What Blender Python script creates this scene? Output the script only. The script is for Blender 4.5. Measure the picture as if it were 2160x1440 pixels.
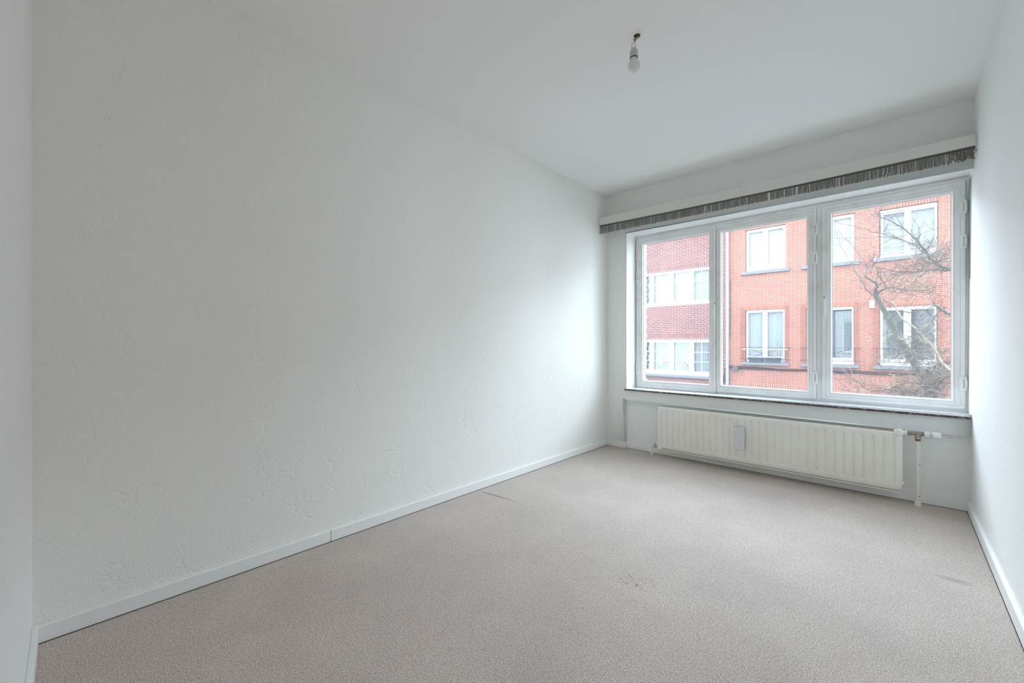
import bpy, math, random
from mathutils import Vector, noise as mnoise

for o in list(bpy.data.objects):
    bpy.data.objects.remove(o)
S = bpy.context.scene
C = S.collection

# ------------------------------------------------------------------ camera
cam = bpy.data.cameras.new('camera')
cam.sensor_width = 36.0
cam.lens = 873.85 / 2160 * 36
cam.shift_y = 3.25 / 2160
cam.clip_start = 0.01
co = bpy.data.objects.new('camera', cam)
co.location = (0, 0, 1.0468)
co.rotation_euler = (math.radians(90), 0, math.radians(42.988))
C.objects.link(co)
S.camera = co

# ------------------------------------------------------------------ light and exposure
SKY = 3.9          # overcast dome
GLOW = 11.8        # added sky glow low over the roofs across the street, brightens the room
w = bpy.data.worlds.new('overcast_sky')
S.world = w
w.use_nodes = True
wt = w.node_tree
bg = wt.nodes['Background']
bg.inputs[0].default_value = (0.75, 0.88, 1.0, 1)
tc = wt.nodes.new('ShaderNodeTexCoord')
sx = wt.nodes.new('ShaderNodeSeparateXYZ')
wt.links.new(tc.outputs['Generated'], sx.inputs[0])
def ramp01(src, a, b):
    n = wt.nodes.new('ShaderNodeMapRange')
    n.interpolation_type = 'SMOOTHSTEP'
    n.inputs['From Min'].default_value = a
    n.inputs['From Max'].default_value = b
    wt.links.new(src, n.inputs['Value'])
    return n.outputs[0]
def wmath(op, a, b):
    n = wt.nodes.new('ShaderNodeMath')
    n.operation = op
    for k, q in enumerate((a, b)):
        if isinstance(q, (int, float)): n.inputs[k].default_value = q
        else: wt.links.new(q, n.inputs[k])
    return n.outputs[0]
low = wmath('MULTIPLY', wmath('SUBTRACT', 1.0, ramp01(sx.outputs[2], .45, 1.0)),
            wmath('ADD', .40, wmath('MULTIPLY', .60, ramp01(sx.outputs[2], .15, .50))))
ahead = ramp01(sx.outputs[1], .35, .95)
g_ = wmath('MULTIPLY', wmath('MULTIPLY', low, ahead), GLOW)
wt.links.new(wmath('ADD', g_, SKY), bg.inputs[1])

# sampling guide over the window opening, emits nothing itself
pl = bpy.data.lights.new('window_portal', 'AREA')
pl.shape = 'RECTANGLE'
pl.size, pl.size_y = 2.36, 1.56
pl.cycles.is_portal = True
po = bpy.data.objects.new('window_portal', pl)
po.location = (-0.82, 4.13, 1.36)
po.rotation_euler = (math.radians(-90), 0, 0)
C.objects.link(po)

S.view_settings.view_transform = 'Standard'
S.view_settings.look = 'None'
S.view_settings.gamma = 1.0
S.view_settings.use_curve_mapping = False
S.view_settings.exposure = 0.51
S.cycles.max_bounces = 10
S.cycles.diffuse_bounces = 9
S.cycles.transparent_max_bounces = 10
S.cycles.glossy_bounces = 4
S.cycles.caustics_reflective = False
S.cycles.caustics_refractive = False
S.cycles.use_denoising = True
S.cycles.denoising_prefilter = 'ACCURATE'
S.cycles.sample_clamp_indirect = 10.0

# ------------------------------------------------------------------ dimensions
XL, XR = -2.20, 0.328        # room
YW = 3.791                   # window wall face
YB = -0.084                  # wall behind the camera
H = 2.55
YN = 3.82                    # back of the shallow radiator recess
YF = 14.5                    # facades across the street
ZS = -3.2                    # street level
rnd = random.Random(7)

# ------------------------------------------------------------------ mesh helper
class MB:
    def __init__(self):
        self.v, self.f, self.mi, self.m = [], [], [], 0

    def add(self, vs, fs):
        b = len(self.v)
        self.v += [tuple(p) for p in vs]
        self.f += [tuple(i + b for i in q) for q in fs]
        self.mi += [self.m] * len(fs)
        return self

    def box(self, x0, x1, y0, y1, z0, z1):
        return self.add([(x0, y0, z0), (x1, y0, z0), (x1, y1, z0), (x0, y1, z0),
                         (x0, y0, z1), (x1, y0, z1), (x1, y1, z1), (x0, y1, z1)],
                        [(0, 3, 2, 1), (4, 5, 6, 7), (0, 1, 5, 4), (1, 2, 6, 5), (2, 3, 7, 6), (3, 0, 4, 7)])

    def tube(self, pts, r, n=8, cap=True):
        pts = [Vector(p) for p in pts]
        rs = r if isinstance(r, (list, tuple)) else [r] * len(pts)
        up = None
        vs, fs = [], []
        for i, p in enumerate(pts):
            a = pts[max(i - 1, 0)]
            b = pts[min(i + 1, len(pts) - 1)]
            t = (b - a)
            t = t.normalized() if t.length > 1e-9 else Vector((0, 0, 1))
            if up is None:
                up = Vector((0, 0, 1)) if abs(t.z) < .9 else Vector((1, 0, 0))
            s = t.cross(up)
            if s.length < 1e-6:
                s = t.cross(Vector((1, 0, 0)))
            s.normalize()
            up = s.cross(t).normalized()
            for k in range(n):
                an = 2 * math.pi * k / n
                vs.append(p + (s * math.cos(an) + up * math.sin(an)) * rs[i])
        for i in range(len(pts) - 1):
            for k in range(n):
                k2 = (k + 1) % n
                fs.append((i * n + k, i * n + k2, (i + 1) * n + k2, (i + 1) * n + k))
        if cap:
            fs.append(tuple(range(n - 1, -1, -1)))
            e = (len(pts) - 1) * n
            fs.append(tuple(e + k for k in range(n)))
        return self.add(vs, fs)

    def lathe(self, prof, org, axis='z', n=24):
        # prof: [(radius, height)] turned around an axis through org
        vs, fs = [], []
        for r, h in prof:
            for k in range(n):
                a = 2 * math.pi * k / n
                c, s = r * math.cos(a), r * math.sin(a)
                p = {'z': (c, s, h), 'x': (h, c, s), 'y': (s, h, c)}[axis]
                vs.append((p[0] + org[0], p[1] + org[1], p[2] + org[2]))
        for i in range(len(prof) - 1):
            for k in range(n):
                k2 = (k + 1) % n
                fs.append((i * n + k, i * n + k2, (i + 1) * n + k2, (i + 1) * n + k))
        if prof[0][0] > 1e-6:
            fs.append(tuple(range(n - 1, -1, -1)))
        if prof[-1][0] > 1e-6:
            e = (len(prof) - 1) * n
            fs.append(tuple(e + k for k in range(n)))
        return self.add(vs, fs)

    def frame(self, outer, inner, prof):
        # mitred rectangular frame; outer/inner = (x0,x1,z0,z1); prof = closed loop of (t, y), t 0 outer .. 1 inner
        vs, fs = [], []
        n = len(prof)
        for cx, cz in ((0, 2), (1, 2), (1, 3), (0, 3)):
            for t, y in prof:
                x = outer[cx] * (1 - t) + inner[cx] * t
                z = outer[cz] * (1 - t) + inner[cz] * t
                vs.append((x, y, z))
        for i in range(4):
            j = (i + 1) % 4
            for k in range(n):
                k2 = (k + 1) % n
                fs.append((i * n + k, j * n + k, j * n + k2, i * n + k2))
        return self.add(vs, fs)

    def wall(self, x0, x1, z0, z1, y, holes, depth):
        # vertical wall face at y with rectangular holes (x0,x1,z0,z1); each hole gets reveals of the given depth
        xs = sorted({x0, x1, *[h[0] for h in holes], *[h[1] for h in holes]})
        zs = sorted({z0, z1, *[h[2] for h in holes], *[h[3] for h in holes]})
        idx = {}
        vs, fs = [], []
        def V(x, yy, z):
            k = (round(x, 5), round(yy, 5), round(z, 5))
            if k not in idx:
                idx[k] = len(vs)
                vs.append(k)
            return idx[k]
        def hole(i, j):
            cx, cz = (xs[i] + xs[i + 1]) / 2, (zs[j] + zs[j + 1]) / 2
            for q, h in enumerate(holes):
                if h[0] < cx < h[1] and h[2] < cz < h[3]:
                    return q
            return None
        nx, nz = len(xs) - 1, len(zs) - 1
        for i in range(nx):
            for j in range(nz):
                a, b, c, e = xs[i], xs[i + 1], zs[j], zs[j + 1]
                q = hole(i, j)
                if q is None:
                    fs.append((V(a, y, c), V(b, y, c), V(b, y, e), V(a, y, e)))
                    continue
                dp = holes[q][4] if len(holes[q]) > 4 else depth
                back = len(holes[q]) > 5 and holes[q][5]
                y2 = y + dp
                if back:
                    fs.append((V(a, y2, c), V(b, y2, c), V(b, y2, e), V(a, y2, e)))
                if i == 0 or hole(i - 1, j) is None:
                    fs.append((V(a, y, c), V(a, y, e), V(a, y2, e), V(a, y2, c)))
                if i == nx - 1 or hole(i + 1, j) is None:
                    fs.append((V(b, y, c), V(b, y2, c), V(b, y2, e), V(b, y, e)))
                if j == 0 or hole(i, j - 1) is None:
                    fs.append((V(a, y, c), V(a, y2, c), V(b, y2, c), V(b, y, c)))
                if j == nz - 1 or hole(i, j + 1) is None:
                    fs.append((V(a, y, e), V(b, y, e), V(b, y2, e), V(a, y2, e)))
        return self.add(vs, fs)

    def build(self, name, mat, parent=None, smooth=False, bevel=0, segs=2, recalc=True, autosmooth=35):
        me = bpy.data.meshes.new(name)
        me.from_pydata(self.v, [], self.f)
        mats = mat if isinstance(mat, (list, tuple)) else [mat]
        for m in mats:
            me.materials.append(m)
        for p, i in zip(me.polygons, self.mi):
            p.material_index = i
            p.use_smooth = smooth
        if recalc:
            import bmesh
            bm = bmesh.new()
            bm.from_mesh(me)
            bmesh.ops.recalc_face_normals(bm, faces=bm.faces)
            bm.to_mesh(me)
            bm.free()
        me.update()
        o = bpy.data.objects.new(name, me)
        C.objects.link(o)
        if parent:
            o.parent = parent
            o.matrix_parent_inverse = parent_inv(parent)
        if bevel:
            b = o.modifiers.new('bevel', 'BEVEL')
            b.width = bevel
            b.segments = segs
            b.limit_method = 'ANGLE'
            b.angle_limit = math.radians(40)
            b.harden_normals = False
        if smooth and autosmooth:
            me.set_sharp_from_angle(angle=math.radians(autosmooth))
        return o

def parent_inv(p):
    # meshes are built in world coordinates; only the top-level empties carry an offset
    from mathutils import Matrix
    return Matrix.Identity(4) if p.parent else Matrix.Translation(p.location).inverted()

def empty(name, loc=(0, 0, 0)):
    o = bpy.data.objects.new(name, None)
    o.location = loc
    o.empty_display_size = .1
    C.objects.link(o)
    return o

def tag(o, label=None, cat=None, group=None, kind=None):
    if label: o['label'] = label
    if cat: o['category'] = cat
    if group: o['group'] = group
    if kind: o['kind'] = kind
    return o

def thing(name, loc, label, cat, group=None, kind=None):
    return tag(empty(name, loc), label, cat, group, kind)

# ------------------------------------------------------------------ material helper
def mat(name, col, rough=.6, spec=.3, metal=0, bump=None, bumpd=.002):
    m = bpy.data.materials.new(name)
    m.use_nodes = True
    b = m.node_tree.nodes['Principled BSDF']
    b.inputs['Base Color'].default_value = (*col, 1)
    b.inputs['Roughness'].default_value = rough
    b.inputs['Specular IOR Level'].default_value = spec
    b.inputs['Metallic'].default_value = metal
    if bump:
        N = Nodes(m)
        n = N('ShaderNodeTexNoise', Scale=bump, Detail=3.0)
        N.link(N.coord(), n, 'Vector')
        N.bump(n, bumpd)
    return m

class Nodes:
    def __init__(self, m):
        self.t = m.node_tree
        self.b = self.t.nodes.get('Principled BSDF')

    def __call__(self, typ, **kw):
        n = self.t.nodes.new(typ)
        for k, v in kw.items():
            k2 = k.replace('_', ' ')
            if k2 in n.inputs:
                n.inputs[k2].default_value = v
            else:
                setattr(n, k, v)
        return n

    def link(self, a, b, inp, out=0):
        a = a.outputs[out] if hasattr(a, 'outputs') else a
        self.t.links.new(a, b.inputs[inp])
        return b

    def coord(self, kind='Object'):
        return self('ShaderNodeTexCoord').outputs[kind]

    def math(self, op, a, b=None, clamp=False):
        n = self('ShaderNodeMath', operation=op)
        n.use_clamp = clamp
        for i, q in enumerate((a, b)):
            if q is None: continue
            if isinstance(q, (int, float)): n.inputs[i].default_value = q
            else: self.link(q, n, i)
        return n.outputs[0]

    def ramp(self, fac, stops, interp='LINEAR'):
        n = self('ShaderNodeValToRGB')
        n.color_ramp.interpolation = interp
        cr = n.color_ramp
        while len(cr.elements) < len(stops): cr.elements.new(.5)
        for e, (p, c) in zip(cr.elements, stops):
            e.position = p
            e.color = (*c, 1) if len(c) == 3 else c
        self.link(fac, n, 0)
        return n.outputs[0]

    def mix(self, fac, a, b, mode='MIX'):
        n = self('ShaderNodeMix', data_type='RGBA', blend_type=mode)
        for i, q in ((0, fac), (6, a), (7, b)):
            if isinstance(q, (int, float)): n.inputs[i].default_value = q
            elif isinstance(q, tuple): n.inputs[i].default_value = (*q, 1)
            else: self.link(q, n, i)
        return n.outputs[2]

    def bump(self, h, dist, strength=1.0):
        n = self('ShaderNodeBump')
        n.inputs['Distance'].default_value = dist
        n.inputs['Strength'].default_value = strength
        self.link(h, n, 'Height')
        self.t.links.new(n.outputs[0], self.b.inputs['Normal'])
        return n

    def base(self, c):
        self.t.links.new(c if not hasattr(c, 'outputs') else c.outputs[0], self.b.inputs['Base Color'])

# ---- wallpaper: fine grain plus sparse meandering creases, painted white
def wallpaper(name, col, grain=170, crease=1.0, vert=False):
    m = mat(name, col, .62, .25)
    N = Nodes(m)
    co_ = N.coord()
    v = co_
    if vert:
        mp = N('ShaderNodeMapping')
        mp.inputs['Scale'].default_value = (1, 1, .22)
        N.link(co_, mp, 'Vector')
        v = mp.outputs[0]
    g = N('ShaderNodeTexNoise', Scale=grain, Detail=1.0, Roughness=.6)
    N.link(v, g, 'Vector')
    hgt = g.outputs[0]
    if crease:
        wn = N('ShaderNodeTexNoise', Scale=11.0, Detail=3.0, Roughness=.6)
        N.link(co_, wn, 'Vector')
        vm = N('ShaderNodeVectorMath', operation='SCALE')
        N.link(wn, vm, 0, 1)
        vm.inputs['Scale'].default_value = .13
        va = N('ShaderNodeVectorMath', operation='ADD')
        N.link(co_, va, 0)
        N.link(vm, va, 1)
        mq = N('ShaderNodeMapping')
        mq.inputs['Scale'].default_value = (1, 1, .6)
        mq.inputs['Rotation'].default_value = (.35, 0, 0)
        N.link(va, mq, 'Vector')
        vo = N('ShaderNodeTexVoronoi', Scale=7.5, feature='DISTANCE_TO_EDGE')
        N.link(mq, vo, 'Vector')
        line = N.math('SUBTRACT', 1.0, N.math('MULTIPLY', vo.outputs['Distance'], 20.0, True), True)
        mk = N('ShaderNodeTexNoise', Scale=5.5, Detail=0.0)
        N.link(co_, mk, 'Vector')
        mask = N.math('MULTIPLY', N.math('SUBTRACT', mk.outputs[0], .47), 7.0, True)
        hgt = N.math('SUBTRACT', hgt, N.math('MULTIPLY', N.math('MULTIPLY', line, mask), .60 * crease))
    N.bump(hgt, .0022, 1.0)
    return m

M = {}
M['wall'] = wallpaper('embossed_wallpaper', (.925, .915, .88))
M['wall_r'] = wallpaper('striped_wallpaper', (.91, .91, .90), 240, 0, True)
M['wall_w'] = wallpaper('window_wall_paint', (.90, .90, .875), 190, 0)
M['ceil'] = mat('ceiling_paint', (.925, .92, .905), .8, .15)
M['skirt'] = mat('skirting_gloss_paint', (.90, .90, .89), .38, .4)
M['backwall'] = mat('smooth_white_wall', (.91, .91, .90), .6, .25)
M['dark'] = mat('gap_shade', (.06, .055, .05), .9, .1)  # flat dark colour standing for the shade in narrow gaps

# ---- carpet
def carpet():
    m = mat('beige_loop_carpet', (.4, .35, .31), .95, .08)
    N = Nodes(m)
    c = N.coord()
    n1 = N('ShaderNodeTexNoise', Scale=260.0, Detail=2.0, Roughness=.8)
    N.link(c, n1, 'Vector')
    n2 = N('ShaderNodeTexNoise', Scale=2.2, Detail=2.0, Roughness=.6)
    N.link(c, n2, 'Vector')
    fine = N.ramp(n1.outputs[0], [(.32, (.31, .255, .225)), (.45, (.53, .475, .445)), (.55, (.64, .595, .575)), (.68, (.87, .845, .835))])
    big = N.ramp(n2.outputs[0], [(.3, (.92, .92, .92)), (.7, (1.05, 1.045, 1.04))])
    sc = N('ShaderNodeSeparateColor')
    N.link(n1, sc, 0, 1)
    hue = N.ramp(sc.outputs[1], [(.36, (.84, .66, .54)), (.48, (1.0, .96, .93)), (.62, (1.06, 1.06, 1.06))])
    fine = N.mix(1.0, fine, hue, 'MULTIPLY')
    col = N.mix(1.0, fine, big, 'MULTIPLY')
    # sparse dark specks and brownish crumbs
    vs = N('ShaderNodeTexVoronoi', Scale=9.0)
    N.link(c, vs, 'Vector')
    sp = N.math('LESS_THAN', vs.outputs['Distance'], .022)
    gate = N('ShaderNodeSeparateColor')
    N.link(vs.outputs['Color'], gate, 0)
    sp2 = N.math('MULTIPLY', sp, N.math('GREATER_THAN', gate.outputs[0], .55))
    col = N.mix(sp2, col, (.13, .09, .07))
    # worn brown marks in the middle of the room
    sep = N('ShaderNodeSeparateXYZ')
    N.link(c, sep, 0)
    dx = N.math('MULTIPLY', N.math('ADD', sep.outputs[0], .84), 9.0)
    dy = N.math('MULTIPLY', N.math('SUBTRACT', sep.outputs[1], 1.70), 16.0)
    rr = N.math('SUBTRACT', 1.0, N.math('ADD', N.math('MULTIPLY', dx, dx), N.math('MULTIPLY', dy, dy)), True)
    n3 = N('ShaderNodeTexNoise', Scale=55.0, Detail=2.0)
    N.link(c, n3, 'Vector')
    st = N.math('MULTIPLY', rr, N.math('MULTIPLY', N.math('SUBTRACT', n3.outputs[0], .58), 12.0, True), True)
    col = N.mix(st, col, (.22, .14, .09))
    dx2 = N.math('MULTIPLY', N.math('SUBTRACT', sep.outputs[0], .18), 14.0)
    dy2 = N.math('MULTIPLY', N.math('SUBTRACT', sep.outputs[1], 2.67), 34.0)
    r2 = N.math('SUBTRACT', 1.0, N.math('ADD', N.math('MULTIPLY', dx2, dx2), N.math('MULTIPLY', dy2, dy2)), True)
    col = N.mix(N.math('MULTIPLY', r2, .55), col, (.30, .27, .24))
    N.base(col)
    N.bump(n1.outputs[0], .003, .7)
    return m
M['carpet'] = carpet()

# ---- painted aluminium window, marble sill, radiator enamel
def painted_frame():
    m = mat('grey_white_window_paint', (.74, .75, .745), .42, .4)
    N = Nodes(m)
    c = N.coord()
    n = N('ShaderNodeTexNoise', Scale=7.0, Detail=6.0, Roughness=.7)
    N.link(c, n, 'Vector')
    N.base(N.ramp(n.outputs[0], [(.32, (.78, .77, .74)), (.5, (.86, .86, .845)), (.7, (.88, .885, .88))]))
    return m
M['frame'] = painted_frame()

def marble():
    m = mat('dark_marble', (.1, .07, .06), .25, .5)
    N = Nodes(m)
    c = N.coord()
    mp = N('ShaderNodeMapping')
    mp.inputs['Scale'].default_value = (.5, 1, 1)
    N.link(c, mp, 'Vector')
    n = N('ShaderNodeTexNoise', Scale=42.0, Detail=6.0, Roughness=.7)
    n.inputs['Distortion'].default_value = 1.5
    N.link(mp, n, 'Vector')
    N.base(N.ramp(n.outputs[0], [(.35, (.05, .032, .028)), (.55, (.13, .085, .07)), (.60, (.42, .38, .35)), (.64, (.10, .065, .055))]))
    return m
M['marble'] = marble()
M['sillpaint'] = mat('sill_worn_white', (.80, .82, .85), .22, .6)

def enamel():
    m = mat('cream_enamel', (.89, .865, .80), .33, .45)
    N = Nodes(m)
    c = N.coord()
    vs = N('ShaderNodeTexVoronoi', Scale=17.0)
    N.link(c, vs, 'Vector')
    g = N('ShaderNodeSeparateColor')
    N.link(vs.outputs['Color'], g, 0)
    sp = N.math('MULTIPLY', N.math('LESS_THAN', vs.outputs['Distance'], .045), N.math('GREATER_THAN', g.outputs[0], .6))
    n = N('ShaderNodeTexNoise', Scale=4.0, Detail=4.0)
    N.link(c, n, 'Vector')
    base = N.ramp(n.outputs[0], [(.35, (.87, .845, .775)), (.65, (.91, .89, .83))])
    N.base(N.mix(sp, base, (.30, .21, .15)))
    return m
M['enamel'] = enamel()
M['plasticw'] = mat('white_plastic', (.84, .85, .86), .35, .45)
M['plasticg'] = mat('pale_grey_plastic', (.74, .74, .75), .4, .4)
M['brass'] = mat('tarnished_nickel', (.42, .37, .31), .35, .5, .9)
M['rust'] = mat('rust_stain', (.28, .13, .06), .8, .2)
M['black'] = mat('black_plastic', (.02, .02, .02), .4, .4)
M['cream'] = mat('cream_pelmet_paint', (.72, .71, .66), .5, .3)
M['fringe'] = mat('grey_fringe_yarn', (.21, .198, .178), .8, .2)
M['tape'] = mat('dark_grey_tape', (.13, .125, .115), .85, .15)
M['thread'] = mat('pale_thread', (.75, .75, .72), .7, .2)
M['wire'] = mat('old_cream_flex', (.50, .47, .38), .6, .3)
M['holdark'] = mat('brown_rough_hole', (.10, .065, .03), .9, .1, bump=200, bumpd=.003)
M['bulb'] = mat('opal_bulb_glass', (.80, .79, .80), .18, .5)

# ---- window glass, glare mixed in as an even white haze
def glass(name, haze, gloss):
    m = bpy.data.materials.new(name)
    m.use_nodes = True
    t = m.node_tree
    t.nodes.clear()
    out = t.nodes.new('ShaderNodeOutputMaterial')
    tr = t.nodes.new('ShaderNodeBsdfTransparent')
    tr.inputs[0].default_value = (.97, .985, .98, 1)
    gl = t.nodes.new('ShaderNodeBsdfGlossy')
    gl.inputs['Roughness'].default_value = .02
    tl = t.nodes.new('ShaderNodeBsdfTranslucent')
    tl.inputs[0].default_value = (.93, .96, 1, 1)
    m1 = t.nodes.new('ShaderNodeMixShader')
    m1.inputs[0].default_value = gloss
    m2 = t.nodes.new('ShaderNodeMixShader')
    m2.inputs[0].default_value = haze
    t.links.new(tr.outputs[0], m1.inputs[1])
    t.links.new(gl.outputs[0], m1.inputs[2])
    t.links.new(m1.outputs[0], m2.inputs[1])
    t.links.new(tl.outputs[0], m2.inputs[2])
    t.links.new(m2.outputs[0], out.inputs[0])
    return m
M['gapshade'] = mat('sash_gap_shade', (.30, .29, .27), .8, .2)
M['glass'] = glass('hazed_window_glass', .015, .03)
M['glass_far'] = glass('street_window_glass', .02, .10)

# ---- brick
def brick(name, c1, c2, mortar, bw, rh, ms, offset=.5, vary=.5, dirt=0.0):
    m = mat(name, c1, .85, .15)
    N = Nodes(m)
    c = N.coord()
    s = N('ShaderNodeSeparateXYZ')
    N.link(c, s, 0)
    cb = N('ShaderNodeCombineXYZ')
    N.link(s.outputs[0], cb, 0)
    N.link(s.outputs[2], cb, 1)
    b = N('ShaderNodeTexBrick')
    b.offset = offset
    b.inputs['Color1'].default_value = (*c1, 1)
    b.inputs['Color2'].default_value = (*c2, 1)
    b.inputs['Mortar'].default_value = (*mortar, 1)
    b.inputs['Scale'].default_value = 1.0
    b.inputs['Mortar Size'].default_value = ms
    b.inputs['Mortar Smooth'].default_value = .15
    b.inputs['Bias'].default_value = vary - .5
    b.inputs['Brick Width'].default_value = bw
    b.inputs['Row Height'].default_value = rh
    N.link(cb, b, 'Vector')
    n = N('ShaderNodeTexNoise', Scale=.9, Detail=5.0, Roughness=.7)
    N.link(c, n, 'Vector')
    k = N.ramp(n.outputs[0], [(.3, (.86, .86, .88)), (.7, (1.08, 1.06, 1.04))])
    N.base(N.mix(1.0, b.outputs[0], k, 'MULTIPLY'))
    return m
OR1, OR2 = (.445, .185, .135), (.40, .16, .115)
M['brick_o'] = brick('orange_thin_brick', OR1, OR2, (.66, .46, .41), .20, .0475, .0036)
M['brick_ostack'] = brick('orange_brick_dark_joints', OR1, OR2, (.24, .13, .12), .40, .0475, .0032, 0)
M['brick_osold'] = brick('orange_soldier_bricks', (.66, .23, .13), OR1, (.22, .12, .11), .056, .4, .005, 0)
M['brick_osoldw'] = brick('orange_soldier_bricks_pale_joints', OR1, OR2, (.66, .58, .55), .056, .4, .004, 0)
M['brick_r'] = brick('red_brown_brick', (.33, .14, .125), (.27, .12, .11), (.46, .41, .41), .20, .063, .0058)
M['brick_rsold'] = brick('red_brown_soldier_bricks', (.33, .135, .115), (.26, .11, .10), (.47, .44, .44), .068, .4, .006, 0)
M['brick_own'] = brick('own_house_brick', (.50, .50, .49), (.46, .46, .455), (.52, .51, .50), .21, .065, .01)
M['quoin'] = mat('pale_quoin_stone', (.76, .74, .69), .8, .2, bump=30, bumpd=.01)
M['bluestone'] = mat('blue_grey_stone', (.24, .25, .27), .6, .3, bump=60, bumpd=.002)
M['upvc'] = mat('white_upvc', (.86, .87, .88), .35, .4)
M['lace'] = mat('white_net_curtain', (.70, .73, .76), .9, .1)
M['lace_b'] = mat('blue_white_net_curtain', (.46, .52, .58), .9, .1)
M['lace_g'] = mat('grey_net_curtain', (.43, .46, .50), .9, .1)
M['lace_d'] = mat('dark_curtain_and_room_shade', (.22, .235, .26), .9, .1)  # curtains, and the shade of the rooms behind put into colour
M['zinc'] = mat('painted_downpipe', (.40, .45, .53), .5, .3)
M['iron'] = mat('wrought_iron', (.07, .07, .10), .6, .3)
M['plank'] = mat('weathered_plank', (.42, .34, .25), .8, .2, bump=40, bumpd=.004)
M['planter'] = mat('dark_grey_planter', (.115, .13, .15), .6, .3)
M['cable'] = mat('black_cable', (.05, .05, .07), .6, .3)
M['bark'] = mat('mossy_bark', (.19, .20, .175), .95, .1, bump=30, bumpd=.01)
M['twig'] = mat('twig_bark', (.20, .16, .15), .9, .1)
M['twig2'] = mat('pale_twig_bark', (.42, .36, .29), .9, .1)
M['leafy'] = mat('young_leaf', (.42, .48, .20), .8, .2)
M['green'] = mat('plant_green', (.12, .26, .20), .8, .2)
M['pink'] = mat('pink_blossom', (.70, .20, .30), .8, .2)
M['asphalt'] = mat('asphalt', (.10, .10, .105), .9, .2, bump=80, bumpd=.004)
M['paving'] = mat('grey_paving', (.32, .31, .30), .9, .2, bump=40, bumpd=.004)
M['rooft'] = mat('dark_roof', (.12, .10, .10), .8, .2)

# ================================================================== THE ROOM
def struct(o, label=None):
    tag(o, label, None, None, 'structure')
    return o

struct(MB().box(XL - .2, XR + .2, YB - .2, YW + .33, -.2, 0).build('floor', M['carpet']))
struct(MB().box(XL - .2, XR + .25, YB - .2, YW + .33, H, H + .2).build('ceiling', M['ceil']))
struct(MB().box(XL - .2, XL, YB - .2, YW + .33, 0, H).build('wall_left', M['wall']))
# right wall leans out by a centimetre or so towards the ceiling
XT = XR + .014
wr = MB()
wr.add([(XR, YB - .2, 0), (XR + .25, YB - .2, 0), (XR + .25, YW + .33, 0), (XR, YW + .33, 0),
        (XT, YB - .2, H), (XR + .25, YB - .2, H), (XR + .25, YW + .33, H), (XT, YW + .33, H)],
       [(0, 3, 2, 1), (4, 5, 6, 7), (0, 1, 5, 4), (1, 2, 6, 5), (2, 3, 7, 6), (3, 0, 4, 7)])
struct(wr.build('wall_right', M['wall_r']))
struct(MB().box(XL, XR, YB - .2, YB, 0, H).build('wall_back', M['backwall']))

# window wall: window opening down to the sill, shallow radiator recess beneath
WX0, WX1, WZ0, WZ1 = -1.969, XR + .04, .592, 2.132
ww = MB().wall(XL - .01, XR + .04, -.01, H + .01, YW,
               [(WX0, WX1, WZ0, WZ1, .25), (-2.002, XR + .04, -.01, .483, YN - YW, True)], .25)
wo = ww.build('wall_window', M['wall_w'], bevel=.016, segs=4, recalc=False, smooth=True, autosmooth=0)
struct(wo)
# outer leaf of our own house
own = MB().wall(-9, 8, ZS, 7.5, YW + .33, [(WX0 - .0, WX1, WZ0 - .05, WZ1)], -.08)
struct(own.build('wall_exterior', M['brick_own'], recalc=False))

# skirting boards
def skirting(name, m):
    o = m.build(name, M['skirt'], bevel=.004, segs=3)
    struct(o)
    return o
bl = MB()
bl.box(XL, XL + .015, YB, .944, 0.0006, .060)
bl.box(XL, XL + .0152, .9462, YW, 0.0006, .0605)
skirting('baseboard_left', bl)
bw = MB()
bw.box(XL + .015, -2.002, YW - .015, YW, 0.0006, .063)
bw.box(-2.002, -1.988, YW - .015, YN, 0.0006, .063)
bw.box(-1.99, XR - .014, YN - .015, YN, 0.0006, .074)
skirting('baseboard_window', bw)
skirting('baseboard_right', MB().box(XR - .015, XR + .002, YB, YN - .002, 0.0006, .066))
skirting('baseboard_back', MB().box(XL + .015, XR - .015, YB, YB + .015, 0.0006, .07))
# dark strips drawn as the shade of the gap under the skirting, carpet edge
struct(MB().box(XL + .001, XL + .0165, YB, YW - .015, 0, .0014).build('gap_strip_1', M['dark']))
struct(MB().box(XR - .0165, XR - .001, YB, YN - .016, 0, .0014).build('gap_strip_2', M['dark']))
struct(MB().box(-1.988, XR - .018, YN - .0165, YN - .001, 0, .0014).build('gap_strip_3', M['dark']))
# faint ridge in the carpet near the left wall
struct(MB().tube([(-2.17, 1.99, -.002), (-2.08, 1.998, .0005), (-1.95, 2.01, .0012), (-1.84, 2.02, -.002)], .0028, 6).build('trim_5', M['carpet'], smooth=True))

# ------------------------------------------------------------------ window
FY = 3.972
win = tag(empty('window_1', (WX0, FY, WZ0)), None, None, None, 'structure')
WR = XR + .012
fm = MB()
prof_o = [(0, FY), (.35, FY), (.40, FY + .002), (1, FY + .002), (1, FY + .07), (0, FY + .07)]
fm.frame((WX0 + .004, WR, .590, 2.118), (WX0 + .030, WR - .030, .622, 2.090), prof_o)
fm.box(-.470, -.420, FY, FY + .07, .615, 2.095)
fm.build('window_frame', M['frame'], win, bevel=.0015, segs=2)

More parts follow.
